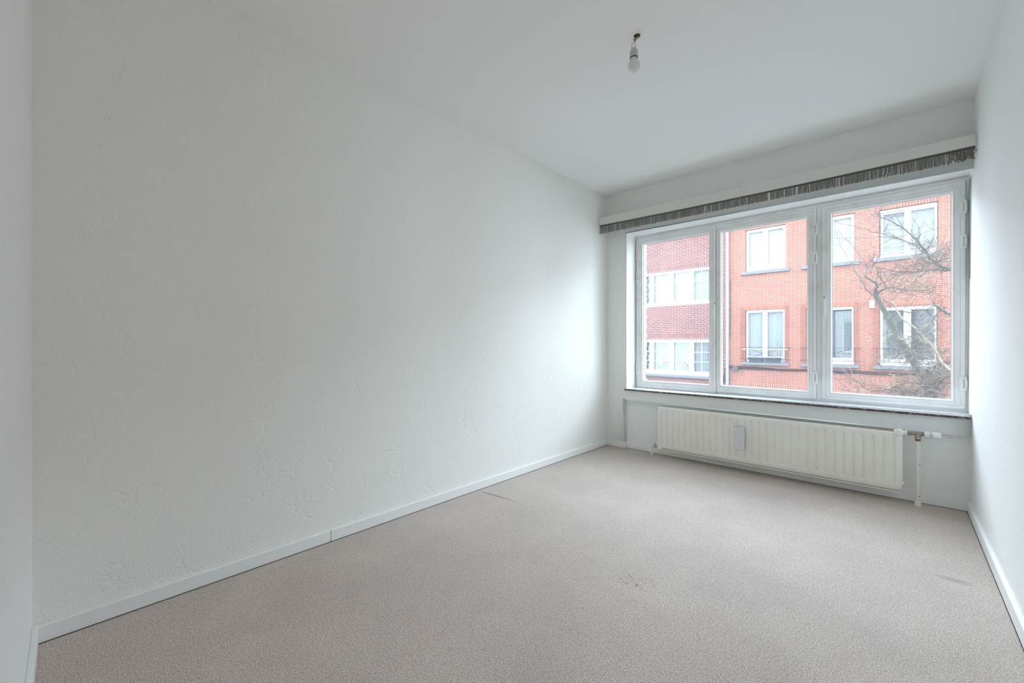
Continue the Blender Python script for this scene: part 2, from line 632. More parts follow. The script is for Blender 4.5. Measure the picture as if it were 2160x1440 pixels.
SY = FY - .012
def sash_prof():
    return [(0, SY + .05), (0, SY), (.36, SY), (.37, SY + .004), (.40, SY + .004), (.41, SY + .001), (.54, SY + .001),
            (.545, SY + .0025), (.565, SY + .0025), (.57, SY + .001), (.76, SY + .002),
            (.77, SY + .007), (.79, SY + .007), (.80, SY + .004), (.93, SY + .006), (.94, SY + .014), (1, SY + .026), (1, SY + .055)]
sashes = [((-1.948, -1.1945, .598, 2.096), (-1.889, -1.258, .672, 2.046)),
          ((-1.1895, -.464, .612, 2.092), (-1.153, -.522, .672, 2.037)),
          ((-.428, .318, .617, 2.094), (-.369, .257, .673, 2.036))]
sash_objs = []
for o_, i_ in sashes:
    so_ = MB().frame(o_, i_, sash_prof()).build('sash', M['frame'], win)
    MB().frame((o_[0] - .0018, o_[1] + .0018, o_[2] - .0018, o_[3] + .0018), (o_[0] + .001, o_[1] - .001, o_[2] + .001, o_[3] - .001),
               [(0, FY - .0008), (1, FY - .0008), (1, FY + .004), (0, FY + .004)]).build('gasket_and_gap_shade', M['gapshade'], so_)  # dark ring drawn for the shade in the gap round the sash
    MB().box(i_[0] - .003, i_[1] + .003, SY + .030, SY + .036, i_[2] - .003, i_[3] + .003).build('window_pane', M['glass'], so_)
    # dark glazing gasket, cut just inside the bead
    MB().frame((i_[0] - .002, i_[1] + .002, i_[2] - .002, i_[3] + .002), (i_[0] + .0035, i_[1] - .0035, i_[2] + .003, i_[3] - .004),
               [(0, SY + .024), (1, SY + .024), (1, SY + .029), (0, SY + .029)]).build('gasket_and_gap_shade', M['plasticg'], so_)
    sash_objs.append(so_)

def hinge(x, z, side, parent):
    # leaf on the sash, barrel at its edge; side +1 = barrel to the right
    m = MB()
    m.box(min(x, x - side * .027), max(x, x - side * .027), SY - .0035, SY + .001, z - .045, z + .045)
    b = m.build('hinge', M['frame'], parent, bevel=.001, segs=1)
    k = MB()
    for a, c in ((-.045, -.029), (.029, .045)):
        k.lathe([(.0065, a), (.0065, c)], (x + side * .002, SY - .007, z), 'z', 12)
    k.lathe([(.0055, -.0275), (.0055, .0275)], (x + side * .004, SY - .005, z), 'z', 12)
    k.box(x - .002 if side > 0 else x - .012, x + .012 if side > 0 else x + .002, SY - .003, SY + .002, z - .0275, z + .0275)
    k.m = 1
    k.box(x - side * .006 - .0008, x - side * .006 + .0008, SY - .0042, SY, z - .030, z + .030)
    k.build('hinge', [M['frame'], M['dark']], parent, smooth=True)
for z in (1.943, 1.711, .783): hinge(-1.947, z, -1, sash_objs[0])
for z in (1.930, 1.706, .779): hinge(-.465, z, 1, sash_objs[1])
for z in (1.930, 1.704, .784): hinge(.317, z, 1, sash_objs[2])

def handle(x, z, parent, tilt):
    m = MB()
    m.box(x - .009, x + .009, SY - .012, SY, z - .018, z + .018)
    m.box(x - .004, x + .010, SY - .006, SY, z - .14, z - .016)
    m.m = 1
    m.lathe([(.0042, -.0132), (.0042, -.011)], (x, SY, z + .004), 'y', 10)
    m.build('handle_plate', [M['frame'], M['black']], parent, bevel=.0012, segs=2)
    l = MB()
    l.add([(x - .006, SY - .020, z - .012), (x + .006, SY - .020, z - .012), (x + .006, SY - .012, z - .012), (x - .006, SY - .012, z - .012),
           (x - .004 + tilt, SY - .034, z - .135), (x + .004 + tilt, SY - .034, z - .135), (x + .004 + tilt, SY - .027, z - .135), (x - .004 + tilt, SY - .027, z - .135)],
          [(0, 1, 2, 3), (4, 7, 6, 5), (0, 4, 5, 1), (1, 5, 6, 2), (2, 6, 7, 3), (3, 7, 4, 0)])
    l.build('handle', M['plasticw'], parent, bevel=.0015, segs=2)
handle(-1.203, 1.398, sash_objs[0], -.003)
handle(-.414, 1.392, sash_objs[2], .002)

# marble sill with white worn top
sl = thing('window_sill', (-.83, YW, .59), 'dark marble window sill slab with worn white top, under the big window', 'window sill')
MB().box(-1.990, XR - .004, YW - .022, FY + .01, .578, .5935).build('sill_slab', M['marble'], sl, bevel=.0015, segs=2)
MB().box(-1.990, XR - .004, YW - .021, FY + .002, .5936, .5950).build('sill_top', M['sillpaint'], sl)
# grey sealing strip where the window meets the right wall
struct(MB().box(WR - .004, WR + .004, FY - .075, FY, .60, 2.10).build('trim_4', mat('mouldy_sealant', (.42, .43, .42), .8, .2, bump=120, bumpd=.003)))

# ------------------------------------------------------------------ pelmet with fringe
pel = thing('curtain_pelmet', (-.93, 3.64, 2.25), 'long cream curtain pelmet with hanging grey fringe above the window', 'curtain pelmet')
PX0, PX1 = -2.192, XR + .004
def pz(x):     # the board sags a little towards the right
    t = (x - PX0) / (PX1 - PX0)
    return 2.296 - .024 * t
f_ = MB()
n = 12
vs, fs = [], []
for i in range(n + 1):
    x = PX0 + (PX1 - PX0) * i / n
    t = i / n
    bot = pz(x) - .071 - .010 * math.sin(math.pi * min(1, max(0, t * 1.05))) + .006 * t
    for y, z in ((3.628, bot), (3.628, pz(x)), (3.642, pz(x)), (3.642, bot)):
        vs.append((x, y, z))
for i in range(n):
    for k in range(4):
        k2 = (k + 1) % 4
        fs.append((i * 4 + k, (i + 1) * 4 + k, (i + 1) * 4 + k2, i * 4 + k2))
fs += [(0, 1, 2, 3), (n * 4 + 3, n * 4 + 2, n * 4 + 1, n * 4)]
f_.add(vs, fs)
f_.build('fascia', M['cream'], pel)
MB().box(PX0, PX1, 3.642, YW, 2.250, 2.262).build('top_board', M['cream'], pel)
tr_ = MB()
for yy in (3.69, 3.73):
    tr_.box(PX0 + .02, PX1 - .02, yy, yy + .018, 2.236, 2.250)
tr_.build('curtain_track', M['plasticw'], pel)
def tapez(x):
    t = (x - PX0) / (PX1 - PX0)
    return 2.226 - .019 * t - .010 * math.sin(math.pi * t)
tp = MB()
vs, fs = [], []
n = 40
for i in range(n + 1):
    x = PX0 + (PX1 - PX0) * i / n
    zt = tapez(x)
    for y, z in ((3.6445, zt - .012), (3.6445, zt + .018), (3.6465, zt + .018), (3.6465, zt - .012)):
        vs.append((x, y, z))
for i in range(n):
    for k in range(4):
        k2 = (k + 1) % 4
        fs.append((i * 4 + k, (i + 1) * 4 + k, (i + 1) * 4 + k2, i * 4 + k2))
fs += [(0, 1, 2, 3), (n * 4 + 3, n * 4 + 2, n * 4 + 1, n * 4)]
tp.add(vs, fs)
tp.build('fringe_tape', M['tape'], pel)
fr = MB()
x = PX0 + .004
gaps = (-2.03, -1.19, -.72, -.62, -.545, -.30)
while x < PX1 - .004:
    zt = tapez(x) - .008
    zb = 2.141 - .010 * ((x - PX0) / (PX1 - PX0)) + rnd.uniform(-.003, .003)
    if any(abs(x - g) < .004 for g in gaps):
        x += .006
        continue
    sway = mnoise.noise(Vector((x * 14, 0, 3))) * .006 + rnd.uniform(-.0018, .0018)
    mess = 0
    if x > .20 or -.075 < x < -.035:
        mess = .016
    x2 = x + sway + rnd.uniform(-1, 1) * mess
    yb = 3.6455 + rnd.uniform(-.003, .004)
    if mess:
        zb -= rnd.uniform(-.02, .006)
    pts = [(x, 3.6455, zt), ((x * .6 + x2 * .4) + rnd.uniform(-.5, .5) * mess, (3.6455 + yb) / 2, (zt + zb) / 2), (x2, yb, zb)]
    fr.tube(pts, .0021, 4)
    x += rnd.uniform(.0043, .0056) if rnd.random() < .94 else .0085
for cx, cz, s_ in ((.300, 2.165, .028), (.255, 2.17, .016), (-.05, 2.165, .018)):   # tangled strands
    for k in range(16 if s_ > .02 else 6):
        p0 = Vector((cx + rnd.uniform(-s_, s_), 3.648, cz + rnd.uniform(.01, .045)))
        p2 = Vector((cx + rnd.uniform(-s_, s_), 3.640, cz - rnd.uniform(.0, .04)))
        p1 = (p0 + p2) / 2 + Vector((rnd.uniform(-.02, .02), -.004, rnd.uniform(-.02, .02)))
        fr.tube([p0, p1, p2], .0021, 4)
tag(fr.build('fringe', M['fringe'], pel), 'grey hanging fringe threads', None, None, 'stuff')
hk = thing('hanging_thread', (-.919, 3.62, 2.28), 'thin pale thread hooked over the middle of the pelmet board', 'thread')
MB().tube([(-.923, 3.632, 2.291), (-.922, 3.622, 2.293), (-.919, 3.6225, 2.283), (-.914, 3.6225, 2.277)], .0011, 6).build('hook', M['brass'], hk)
MB().tube([(-.919, 3.6235, 2.28), (-.918, 3.6245, 2.20), (-.919, 3.626, 2.085)], .0009, 5).build('thread', M['thread'], hk)

# ------------------------------------------------------------------ radiator
RX0, RX1, RZ0, RZ1, RY = -1.622, .022, .080, .462, 3.705
rad = thing('radiator', (-.8, 3.735, 0), 'low cream ribbed panel radiator on the wall under the window', 'radiator')
def rad_panel(y0, sgn):
    # pressed steel sheet with 31 upright grooves, height field
    g0, pitch, ng = -1.583, .05203, 31
    xs = sorted(set([RX0, RX0 + .004, RX0 + .012, RX1 - .012, RX1 - .004, RX1] +
                    [round(g0 + pitch * k + d_, 5) for k in range(ng) for d_ in (-.0125, -.0100, -.0070, -.0035, 0, .0035, .0070, .0100, .0125)]))
    ztop, zbot = RZ1 - .037, RZ0 + .037
    zs = sorted(set([RZ0, RZ0 + .003, RZ0 + .010, RZ1 - .010, RZ1 - .003, RZ1] +
                    [zbot + q for q in (0, .004, .008, .012, .018, .04, .10)] + [ztop - q for q in (0, .004, .008, .012, .018, .04, .10)]))
    vs, fs = [], []
    R = .0115
    for z in zs:
        for x in xs:
            k = round((x - g0) / pitch)
            k = min(max(k, 0), ng - 1)
            dx = abs(x - (g0 + pitch * k))
            zz = min(max(z, zbot + R), ztop - R)
            dd = math.hypot(dx, z - zz)
            t = min(1, max(0, (R - dd) / .0075))
            dep = .0080 * (t * t * (3 - 2 * t))
            e = min(x - RX0, RX1 - x, z - RZ0, RZ1 - z)
            if e < .012:
                q = 1 - e / .012
                dep += .008 * q * q
            # rounded corners
            px, pz_ = x, z
            cx = max(RX0 + .022 - x, x - (RX1 - .022), 0)
            cz = max(RZ0 + .022 - z, z - (RZ1 - .022), 0)
            if cx > 0 and cz > 0:
                l = math.hypot(cx, cz)
                mx = max(cx, cz)
                f2 = mx / l
                px = x + (cx * (1 - f2)) * (1 if x < (RX0 + RX1) / 2 else -1)
                pz_ = z + (cz * (1 - f2)) * (1 if z < (RZ0 + RZ1) / 2 else -1)
            vs.append((px, y0 + sgn * dep, pz_))
    nx = len(xs)
    for j in range(len(zs) - 1):
        for i in range(nx - 1):
            fs.append((j * nx + i, j * nx + i + 1, (j + 1) * nx + i + 1, (j + 1) * nx + i))
    return vs, fs
fp = MB()
fp.add(*rad_panel(RY, 1))
o = fp.build('front_panel', M['enamel'], rad, smooth=True, recalc=False, autosmooth=0)
m_ = o.modifiers.new('sheet', 'SOLIDIFY'); m_.thickness = .0015; m_.offset = -1
bp = MB()
bp.add(*rad_panel(3.752, -1))
o = bp.build('back_panel', M['enamel'], rad, smooth=True, recalc=False, autosmooth=0)
sm = MB()
sm.frame((RX0 + .004, RX1 - .004, RZ0 + .003, RZ1 - .003), (RX0 + .012, RX1 - .012, RZ0 + .010, RZ1 - .010),
         [(0, RY + .008), (0, RY + .017), (1, RY + .017), (1, RY + .006)])
sm.frame((RX0 + .004, RX1 - .004, RZ0 + .003, RZ1 - .003), (RX0 + .012, RX1 - .012, RZ0 + .010, RZ1 - .010),
         [(0, 3.738), (0, 3.746), (1, 3.748), (1, 3.738)])
sm.frame((RX0 + .010, RX1 - .010, RZ0 + .008, RZ1 - .008), (RX0 + .02, RX1 - .02, RZ0 + .016, RZ1 - .016),
         [(0, RY + .015), (0, 3.740), (1, 3.740), (1, RY + .015)])
sm.box(RX0 + .03, RX1 - .02, RY + .003, RY + .05, RZ0 - .009, RZ0 - .0025)
sm.build('seam', M['enamel'], rad)
# corner bosses
for bx, bz, r in ((.001, .462, .024), (-1.604, .083, .0185)):
    b = MB()
    b.lathe([(.001, -.012), (r * .7, -.0115), (r * .92, -.009), (r, -.004), (r, .045), (r * .8, .05)], (bx, RY, bz), 'y', 32)
    b.build('corner_boss', M['enamel'], rad, smooth=True, autosmooth=50)
av = MB()
av.lathe([(.010, 0), (.010, .006), (.006, .007), (.006, .014), (.007, .015), (.007, .019)], (.003, 3.725, .484), 'z', 12)
av.build('air_vent', M['plasticg'], rad, smooth=True)
# brackets and the small clip at the lower right corner
for bx in (-1.35, -.3):
    MB().box(bx - .015, bx + .015, 3.745, YN, .12, .42).build('bracket', M['enamel'], rad)
tx = bpy.data.curves.new('embossed_mark', 'FONT')
tx.body = 'VEHA'
tx.size = .017
tx.extrude = .0003
tx.materials.append(M['enamel'])
tmp = bpy.data.objects.new('embossed_mark', tx)
C.objects.link(tmp)
bpy.context.view_layer.update()
tme = bpy.data.meshes.new_from_object(tmp.evaluated_get(bpy.context.evaluated_depsgraph_get()))
bpy.data.objects.remove(tmp)
bpy.data.curves.remove(tx)
em = MB()
em.add([(-.101 + v.co.x, RY - .0002 - v.co.z, .096 + v.co.y) for v in tme.vertices], [tuple(p.vertices) for p in tme.polygons])
em.build('embossed_mark', M['enamel'], rad)
MB().box(RX1 - .004, RX1 + .006, RY + .002, RY + .02, .128, .150).build('clip', M['enamel'], rad, bevel=.001)

# thermostat valve on the right
vx, vy, vz = .093, 3.735, .462
val = thing('radiator_valve', (vx, vy, 0), 'white thermostatic valve head and nickel fitting at right end of radiator', 'valve')
v1 = MB()
v1.lathe([(.013, .020), (.013, .034), (.017, .036), (.017, .043), (.012, .044)], (0, vy, vz), 'x', 20)
v1.build('union_collar', M['enamel'], val, smooth=True)
v2 = MB()
v2.lathe([(.010, .043), (.013, .047), (.015, .048), (.015, .062), (.011, .064), (.0125, .068), (.0125, .110), (.009, .112), (.011, .116), (.0135, .117), (.0135, .126), (.01, .128)], (0, vy, vz), 'x', 20)
v2.lathe([(.010, .0), (.012, -.006), (.012, -.018), (.016, -.020), (.017, -.032), (.013, -.034)], (vx, vy, vz), 'z', 20)
v2.build('valve_body', M['brass'], val, smooth=True)
v3 = MB()
v3.lathe([(.013, .122), (.0195, .123), (.0205, .132), (.0205, .138), (.017, .139), (.0195, .140), (.0195, .1425), (.016, .144), (.0165, .147)], (0, vy, vz), 'x', 28)
v3.build('head_base', M['plasticw'], val, smooth=True)
v4 = MB()
for k in range(12):
    a = 2 * math.pi * k / 12
    cy_, cz_ = math.cos(a), math.sin(a)
    r0, r1 = .0155, .0185
    tx, tz = -math.sin(a) * .0028, math.cos(a) * .0028
    v4.add([(x_, vy + cy_ * r + s * tx, vz + cz_ * r + s * tz) for x_ in (.145, .160) for r in (r0, r1) for s in (-1, 1)],
           [(0, 1, 3, 2), (4, 6, 7, 5), (0, 4, 5, 1), (2, 3, 7, 6), (0, 2, 6, 4), (1, 5, 7, 3)])
v4.build('head_slats', M['plasticw'], val)
MB().lathe([(.0125, .144), (.0125, .160)], (0, vy, vz), 'x', 16).build('head_core', M['black'], val, smooth=True)
v5 = MB()
hv, hf = [], []
for i, (xx, rr) in enumerate(((.158, .016), (.159, .0225), (.180, .0222), (.194, .0205), (.1965, .018), (.197, .001))):
    for k in range(60):
        a = 2 * math.pi * k / 60
        r = rr * (1 - .035 * (k % 3 == 0)) if i in (1, 2, 3) else rr
        hv.append((xx, vy + r * math.cos(a), vz + r * math.sin(a)))
for i in range(5):
    for k in range(60):
        k2 = (k + 1) % 60
        hf.append((i * 60 + k, i * 60 + k2, (i + 1) * 60 + k2, (i + 1) * 60 + k))
hf.append(tuple(range(59, -1, -1)))
v5.add(hv, hf)
v5.build('head_knob', M['plasticw'], val, smooth=True)

def pipe_mat():
    m = mat('cream_painted_pipe', (.82, .79, .72), .35, .45)
    N = Nodes(m)
    c = N.coord()
    vs_ = N('ShaderNodeTexVoronoi', Scale=38.0)
    N.link(c, vs_, 'Vector')
    g = N('ShaderNodeSeparateColor'); N.link(vs_.outputs['Color'], g, 0)
    sp = N.math('MULTIPLY', N.math('LESS_THAN', vs_.outputs['Distance'], .16), N.math('GREATER_THAN', g.outputs[0], .62))
    N.base(N.mix(sp, (.82, .79, .72), (.07, .06, .05)))
    return m
M['pipe'] = pipe_mat()
pp = thing('heating_pipe', (vx, vy, 0), 'thick cream heating pipe rising from the carpet at right of radiator', 'pipe', 'heating pipes')
MB().lathe([(.0122, .022), (.0122, .4175), (.0126, .419)], (vx, vy, 0), 'z', 24).build('pipe', M['pipe'], pp, smooth=True)
MB().lathe([(.0150, 0), (.0155, .006), (.0148, .018), (.0165, .020), (.0165, .028), (.0130, .030)], (vx, vy, 0), 'z', 24).build('floor_collar', M['enamel'], pp, smooth=True)
rm = MB(); rm.lathe([(.0127, .416), (.0129, .424), (.0127, .432)], (vx, vy, 0), 'z', 24)
rm.build('rusty_joint', M['rust'], pp, smooth=True)
lx = -1.690
p2 = thing('heating_pipe', (lx, 3.735, 0), 'short thin cream pipe with brown fitting at left end of radiator', 'pipe', 'heating pipes')
MB().lathe([(.0092, 0), (.0092, .055), (.0115, .056), (.0115, .062), (.0092, .063), (.0092, .078), (.0098, .085), (.006, .092), (.001, .093)], (lx, 3.735, 0), 'z', 20).build('pipe', M['enamel'], p2, smooth=True)
e2 = MB()
e2.tube([(lx, 3.735, .083), (lx + .014, 3.735, .083), (lx + .026, 3.735, .083)], .0062, 12)
e2.lathe([(.009, .026), (.0115, .028), (.0115, .036), (.007, .038), (.007, .05), (.0105, .052), (.0105, .060), (.007, .063), (.007, .075)], (lx, 3.735, .083), 'x', 12)
e2.lathe([(.006, .008), (.006, .026), (.0045, .028)], (lx + .032, 3.735, .083), 'z', 10)
e2.build('union', M['brass'], p2, smooth=True)

# heat cost meter clipped on the radiator
hm = thing('heat_meter', (-.935, 3.69, .28), 'white rectangular heat meter clipped to the front of the radiator', 'meter')
MB().box(-.972, -.898, 3.676, 3.699, .190, .378).build('meter_case', M['plasticg'], hm, bevel=.004, segs=3)
MB().box(-.960, -.910, 3.696, RY - .0003, .184, .372).build('mounting_plate', M['enamel'], hm, bevel=.001)
MB().box(-.9695, -.9005, 3.6745, 3.6765, .374, .3765).build('case_seam', M['bluestone'], hm)

# ------------------------------------------------------------------ bare bulb
BX, BY = -.937, 1.897
lamp = thing('pendant_bulb', (BX, BY, H), 'bare white bulb in grey socket on two wires, hanging from the ceiling', 'lamp')
h_ = MB()
h_.lathe([(.001, -.012), (.008, -.009), (.013, -.004), (.016, .0005)], (BX + .002, BY + .004, H), 'z', 20)
h_.build('ceiling_hole', M['holdark'], lamp, smooth=True)
def curve(pts, sub=5):
    out = []
    P = [Vector(p) for p in pts]
    for i in range(len(P) - 1):
        p0, p1, p2, p3 = P[max(i - 1, 0)], P[i], P[i + 1], P[min(i + 2, len(P) - 1)]
        for k in range(sub):
            t = k / sub
            out.append(.5 * ((2 * p1) + (-p0 + p2) * t + (2 * p0 - 5 * p1 + 4 * p2 - p3) * t * t + (-p0 + 3 * p1 - 3 * p2 + p3) * t ** 3))
    out.append(P[-1])
    return out
k_ = MB()
k_.tube(curve([(BX + .002, BY, H), (BX, BY, H - .014), (BX - .006, BY - .002, H - .021), (BX - .013, BY - .002, H - .017), (BX - .012, BY, H - .010)]), .0022, 8)
k_.build('hook', M['brass'], lamp, smooth=True)
SX, SYY = BX - .010, BY - .006
ZT = 2.489        # socket top
kw = MB()
kw.tube(curve([(BX + .006, BY, H - .003), (BX + .003, BY - .002, H - .016), (SX + .005, SYY, H - .026), (SX + .006, SYY, ZT + .022), (SX + .006, SYY, ZT + .010), (SX + .004, SYY, ZT - .004)]), .0018, 8)
kw.build('wire', M['wire'], lamp, smooth=True)
kw = MB()
kw.tube(curve([(BX + .012, BY, H - .003), (BX + .006, BY, H - .018), (SX + .001, SYY, H - .028), (SX - .009, SYY, ZT + .024), (SX - .011, SYY, ZT + .010), (SX - .007, SYY, ZT - .005)]), .0018, 8)
kw.build('wire', M['wire'], lamp, smooth=True)
MB().box(BX - .010, BX - .001, BY - .006, BY + .002, H - .026, H - .016).build('terminal', M['holdark'], lamp, bevel=.002)
s1 = MB()
s1.lathe([(.006, 0), (.013, -.002), (.0178, -.011), (.0195, -.015), (.0195, -.0445), (.0185, -.046)], (SX, SYY, ZT), 'z', 32)
s1.build('socket', mat('grey_socket', (.60, .60, .57), .45, .35), lamp, smooth=True)
MB().lathe([(.0187, -.0455), (.0194, -.0462), (.0194, -.0480), (.0185, -.0490)], (SX, SYY, ZT), 'z', 32).build('socket_rim', M['black'], lamp, smooth=True)
s2 = MB()
s2.lathe([(.0168, -.048), (.0164, -.054), (.0158, -.062)], (SX, SYY, ZT), 'z', 32)
s2.build('bulb_collar', mat('bulb_collar_white', (.72, .71, .66), .4, .4), lamp, smooth=True)
g_ = MB()
pr = [(.0160, -.0585), (.0190, -.0620)]
for k in range(1, 13):
    a = math.radians(46 + (180 - 46) * k / 12)
    pr.append((max(.001, .0290 * math.sin(a)) if k < 12 else .0008, -.0850 + .0290 * math.cos(a) * .97))
g_.lathe(pr, (SX, SYY, ZT), 'z', 40)
g_.build('bulb', M['bulb'], lamp, smooth=True, autosmooth=0)

# ================================================================== ACROSS THE STREET
for nm, b_, mt in (('street', (-30, 20, 5.9, 12.6, ZS - .1, ZS), M['asphalt']),
                   ('pavement', (-30, 20, 12.6, YF, ZS - .1, ZS + .12), M['paving']),
                   ('pavement', (-30, 20, YW + .33, 5.9, ZS - .1, ZS + .12), M['paving'])):
    struct(MB().box(*b_).build(nm, mt))

def curtain(x0, x1, z0, z1, y, amp, waves, mt, parent, name='curtain'):
    m = MB()
    n = max(12, int(waves * 8))
    vs, fs = [], []
    ph = rnd.uniform(0, 6)
    for i in range(n + 1):
        t = i / n
        x = x0 + (x1 - x0) * t
        yy = y + amp * math.sin(ph + t * waves * 6.283) + amp * .5 * math.sin(2.3 * t * waves * 6.283)
        vs += [(x, yy, z0), (x, yy, z1)]
    for i in range(n):
        fs.append((2 * i, 2 * i + 2, 2 * i + 3, 2 * i + 1))
    m.add(vs, fs)
    return m.build(name, mt, parent, smooth=True, autosmooth=0, recalc=False)

UP = [(0, 0), (0, -.02), (.4, -.02), (.5, -.005), (1, .0), (1, .05), (0, .05)]
def upvc_window(parent, x0, x1, z0, z1, panes, y, cur='lace', stile=.0, amp=.015, waves=5, cy=.09):
    """white frame around panes [(x0,x1,z0,z1)], glass and curtain behind each one"""
    m = MB()
    m.wall(x0, x1, z0, z1, y, panes, .04)
    for p in panes:      # raised sash edge round each pane
        m.frame((p[0] - .035, p[1] + .035, p[2] - .035, p[3] + .035), p, [(0, y - .001), (0, y - .018), (.8, y - .018), (1, y - .006), (1, y + .02)])
    m.box(x0, x0 + .01, y, y + .06, z0, z1)
    m.box(x1 - .01, x1, y, y + .06, z0, z1)
    fo = m.build('window', M['upvc'], parent, recalc=False)
    for p in panes:
        MB().box(p[0] - .003, p[1] + .003, y + .030, y + .036, p[2] - .003, p[3] + .003).build('pane', M['glass_far'], fo)
        c_ = cur
        if c_:
            curtain(p[0] - .02, p[1] + .02, p[2] - .03, p[3] + .02, y + cy, amp, waves * (p[1] - p[0]) / .4, M[c_], fo)
    # dark sheet behind, its colour stands for the unlit room
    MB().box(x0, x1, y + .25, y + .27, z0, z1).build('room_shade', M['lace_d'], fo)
    return fo

def muntins(fo, p, y, nx=2, nz=3, w=.022):
    m = MB()
    for i in range(1, nx):
        x = p[0] + (p[1] - p[0]) * i / nx
        m.box(x - w / 2, x + w / 2, y + .016, y + .029, p[2], p[3])
    for j in range(1, nz):
        z = p[2] + (p[3] - p[2]) * j / nz
        m.box(p[0], p[1], y + .014, y + .028, z - w / 2, z + w / 2)
    m.build('muntins', M['upvc'], fo)

# ---- left house, red-brown brick with ribbon windows
HL0, HL1 = -13.2, -4.05
hl = thing('brick_house', (-8.6, YF, ZS), 'red-brown brick house with white ribbon windows, seen through the left sash', 'house', 'houses across the street')
RB = [(-11.6, -4.50, 2.365, 3.592), (-11.6, -4.50, -.055, 1.174)]
hw = MB().wall(HL0, HL1, ZS, 4.95, YF, [(*r, .09) for r in RB], .09)
hw.build('facade', M['brick_r'], hl, recalc=False)
hb = MB()
hb.box(HL0, HL1, YF + .6, YF + 9, ZS, 4.95)
hb.build('house_body', M['brick_r'], hl)
MB().box(HL0 - .1, HL1, YF - .25, YF + 9, 4.95, 5.1).build('roof', M['rooft'], hl)
for z0 in (3.592, 1.174):
    MB().box(-11.6, -4.50, YF - .004, YF + .05, z0, z0 + .165).build('soldier_course', M['brick_rsold'], hl)
for q, r in enumerate(RB):
    z0, z1 = r[2] + .135, r[3] - .11
    panes = []
    xx = -6.486
    xs_ = [(-6.486, -5.964), (-5.762, -5.241), (-5.080, -4.60), (-7.20, -6.638), (-7.95, -7.40), (-8.70, -8.15), (-9.45, -8.90), (-10.2, -9.65), (-10.95, -10.40)]
    panes = [(a, b, z0, z1) for a, b in xs_]
    if q == 0:
        fo = upvc_window(hl, r[0], r[1], r[2], r[3], panes, YF + .05, 'lace_b', amp=.006, waves=3)
    else:
        fo = upvc_window(hl, r[0], r[1], r[2], r[3], panes, YF + .05, 'lace_b', amp=.028, waves=5, cy=.13)
    for p in panes:
        muntins(fo, p, YF + .05)
# long grey stone sill below the lower ribbon window
MB().box(-11.7, -4.42, YF - .09, YF + .06, -.155, -.058).build('stone_sill', M['bluestone'], hl, bevel=.02, segs=3)
# quoins at the left edge of the bay
qm = MB()
z = ZS
k = 0
while z < 4.8:
    qm.box(-7.0 - .12, -6.745 + (.0 if k % 2 else -.018), YF - .03, YF + .02, z + .006, z + .155)
    z += .165
    k += 1
qm.build('quoin_strip', M['quoin'], hl, bevel=.02, segs=2)

# ---- right house, orange brick
HR0, HR1 = -4.045, 7.5
hr = thing('brick_house', (1.5, YF, ZS), 'orange thin-brick house with white double windows, seen through middle and right sashes', 'house', 'houses across the street')
UW = [(-3.505, -2.434, 3.27, 4.571), (-1.925, -.858, 3.265, 4.565), (-.360, .715, 3.265, 4.515), (1.25, 2.31, 3.265, 4.53), (2.9, 3.96, 3.265, 4.53)]
LW = [(-3.510, -2.452, .462, 2.069), (-1.943, -.867, .462, 2.050), (-.363, .703, .458, 1.990), (1.25, 2.31, .46, 2.0), (2.9, 3.96, .46, 2.0)]
MB().wall(HR0, HR1, ZS, 5.05, YF, [(*r, .11) for r in UW + LW], .11).build('facade', M['brick_o'], hr, recalc=False)
MB().box(HR0, HR1, YF + .6, YF + 9, ZS, 5.05).build('house_body', M['brick_o'], hr)
MB().box(HR0, HR1 + .1, YF - .3, YF + 9, 5.05, 5.2).build('roof', M['rooft'], hr)
for a in UW:
    MB().box(a[0] - .0, a[1] + .0, YF - .006, YF + .06, a[3], a[3] + .095).build('soldier_course', M['brick_osoldw'], hr)
for a in LW:
    MB().box(a[0] - .0, a[1] + .0, YF - .006, YF + .06, a[3], a[3] + .095).build('soldier_course', M['brick_osold'], hr)
for a in LW:          # flat brick surrounds with dark joints
    for x0, x1 in ((a[0] - .13, a[0]), (a[1], a[1] + .095)):
        MB().box(x0, x1, YF - .008, YF + .02, a[2] - .01, a[3] + .11).build('brick_surround', M['brick_ostack'], hr)
for a in UW + LW:
    MB().box(a[0] - .12, a[1] + .10, YF - .06, YF + .10, a[2] - .095, a[2] - .0).build('stone_sill', M['bluestone'], hr, bevel=.006)
MB().box(HR0 + .06, HR1, YF - .004, YF + .01, -.295, -.200).build('soldier_course', M['brick_osoldw'], hr)

def dbl(a, lo, side=.085, top=.09, mid=.062, cur='lace', amp=.012, waves=6):
    xm = (a[0] + a[1]) / 2
    p = [(a[0] + side, xm - mid, a[2] + lo, a[3] - top), (xm + mid, a[1] - side + .02, a[2] + lo, a[3] - top)]
    return upvc_window(hr, a[0], a[1], a[2], a[3], p, YF + .06, cur, amp=amp, waves=waves), p
dbl(UW[0], .17, .095, .10, .075, 'lace', .014, 7)
dbl(UW[1], .17, .095, .10, .075, 'lace', .014, 7)
fo, pn = dbl(UW[2], .14, .08, .13, .065, 'lace_g', .002, 2)
MB().box(pn[0][0], pn[0][1], YF + .082, YF + .089, pn[0][3] - .06, pn[0][3]).build('blind_case', M['bluestone'], fo)
MB().frame((pn[0][0] - .07, pn[0][1] + .03, pn[0][2] - .05, pn[0][3] + .06), (pn[0][0] - .055, pn[0][1] + .02, pn[0][2] - .04, pn[0][3] + .045),
           [(0, YF + .036), (1, YF + .036), (1, YF + .045), (0, YF + .045)]).build('sash_gap', M['bluestone'], fo)
dbl(UW[3], .15); dbl(UW[4], .15)
dbl(LW[0], .175, .075, .085, .07, 'lace_g', .006, 5)
fo, pn = dbl(LW[1], .175, .075, .085, .07, 'lace_d', .01, 5)
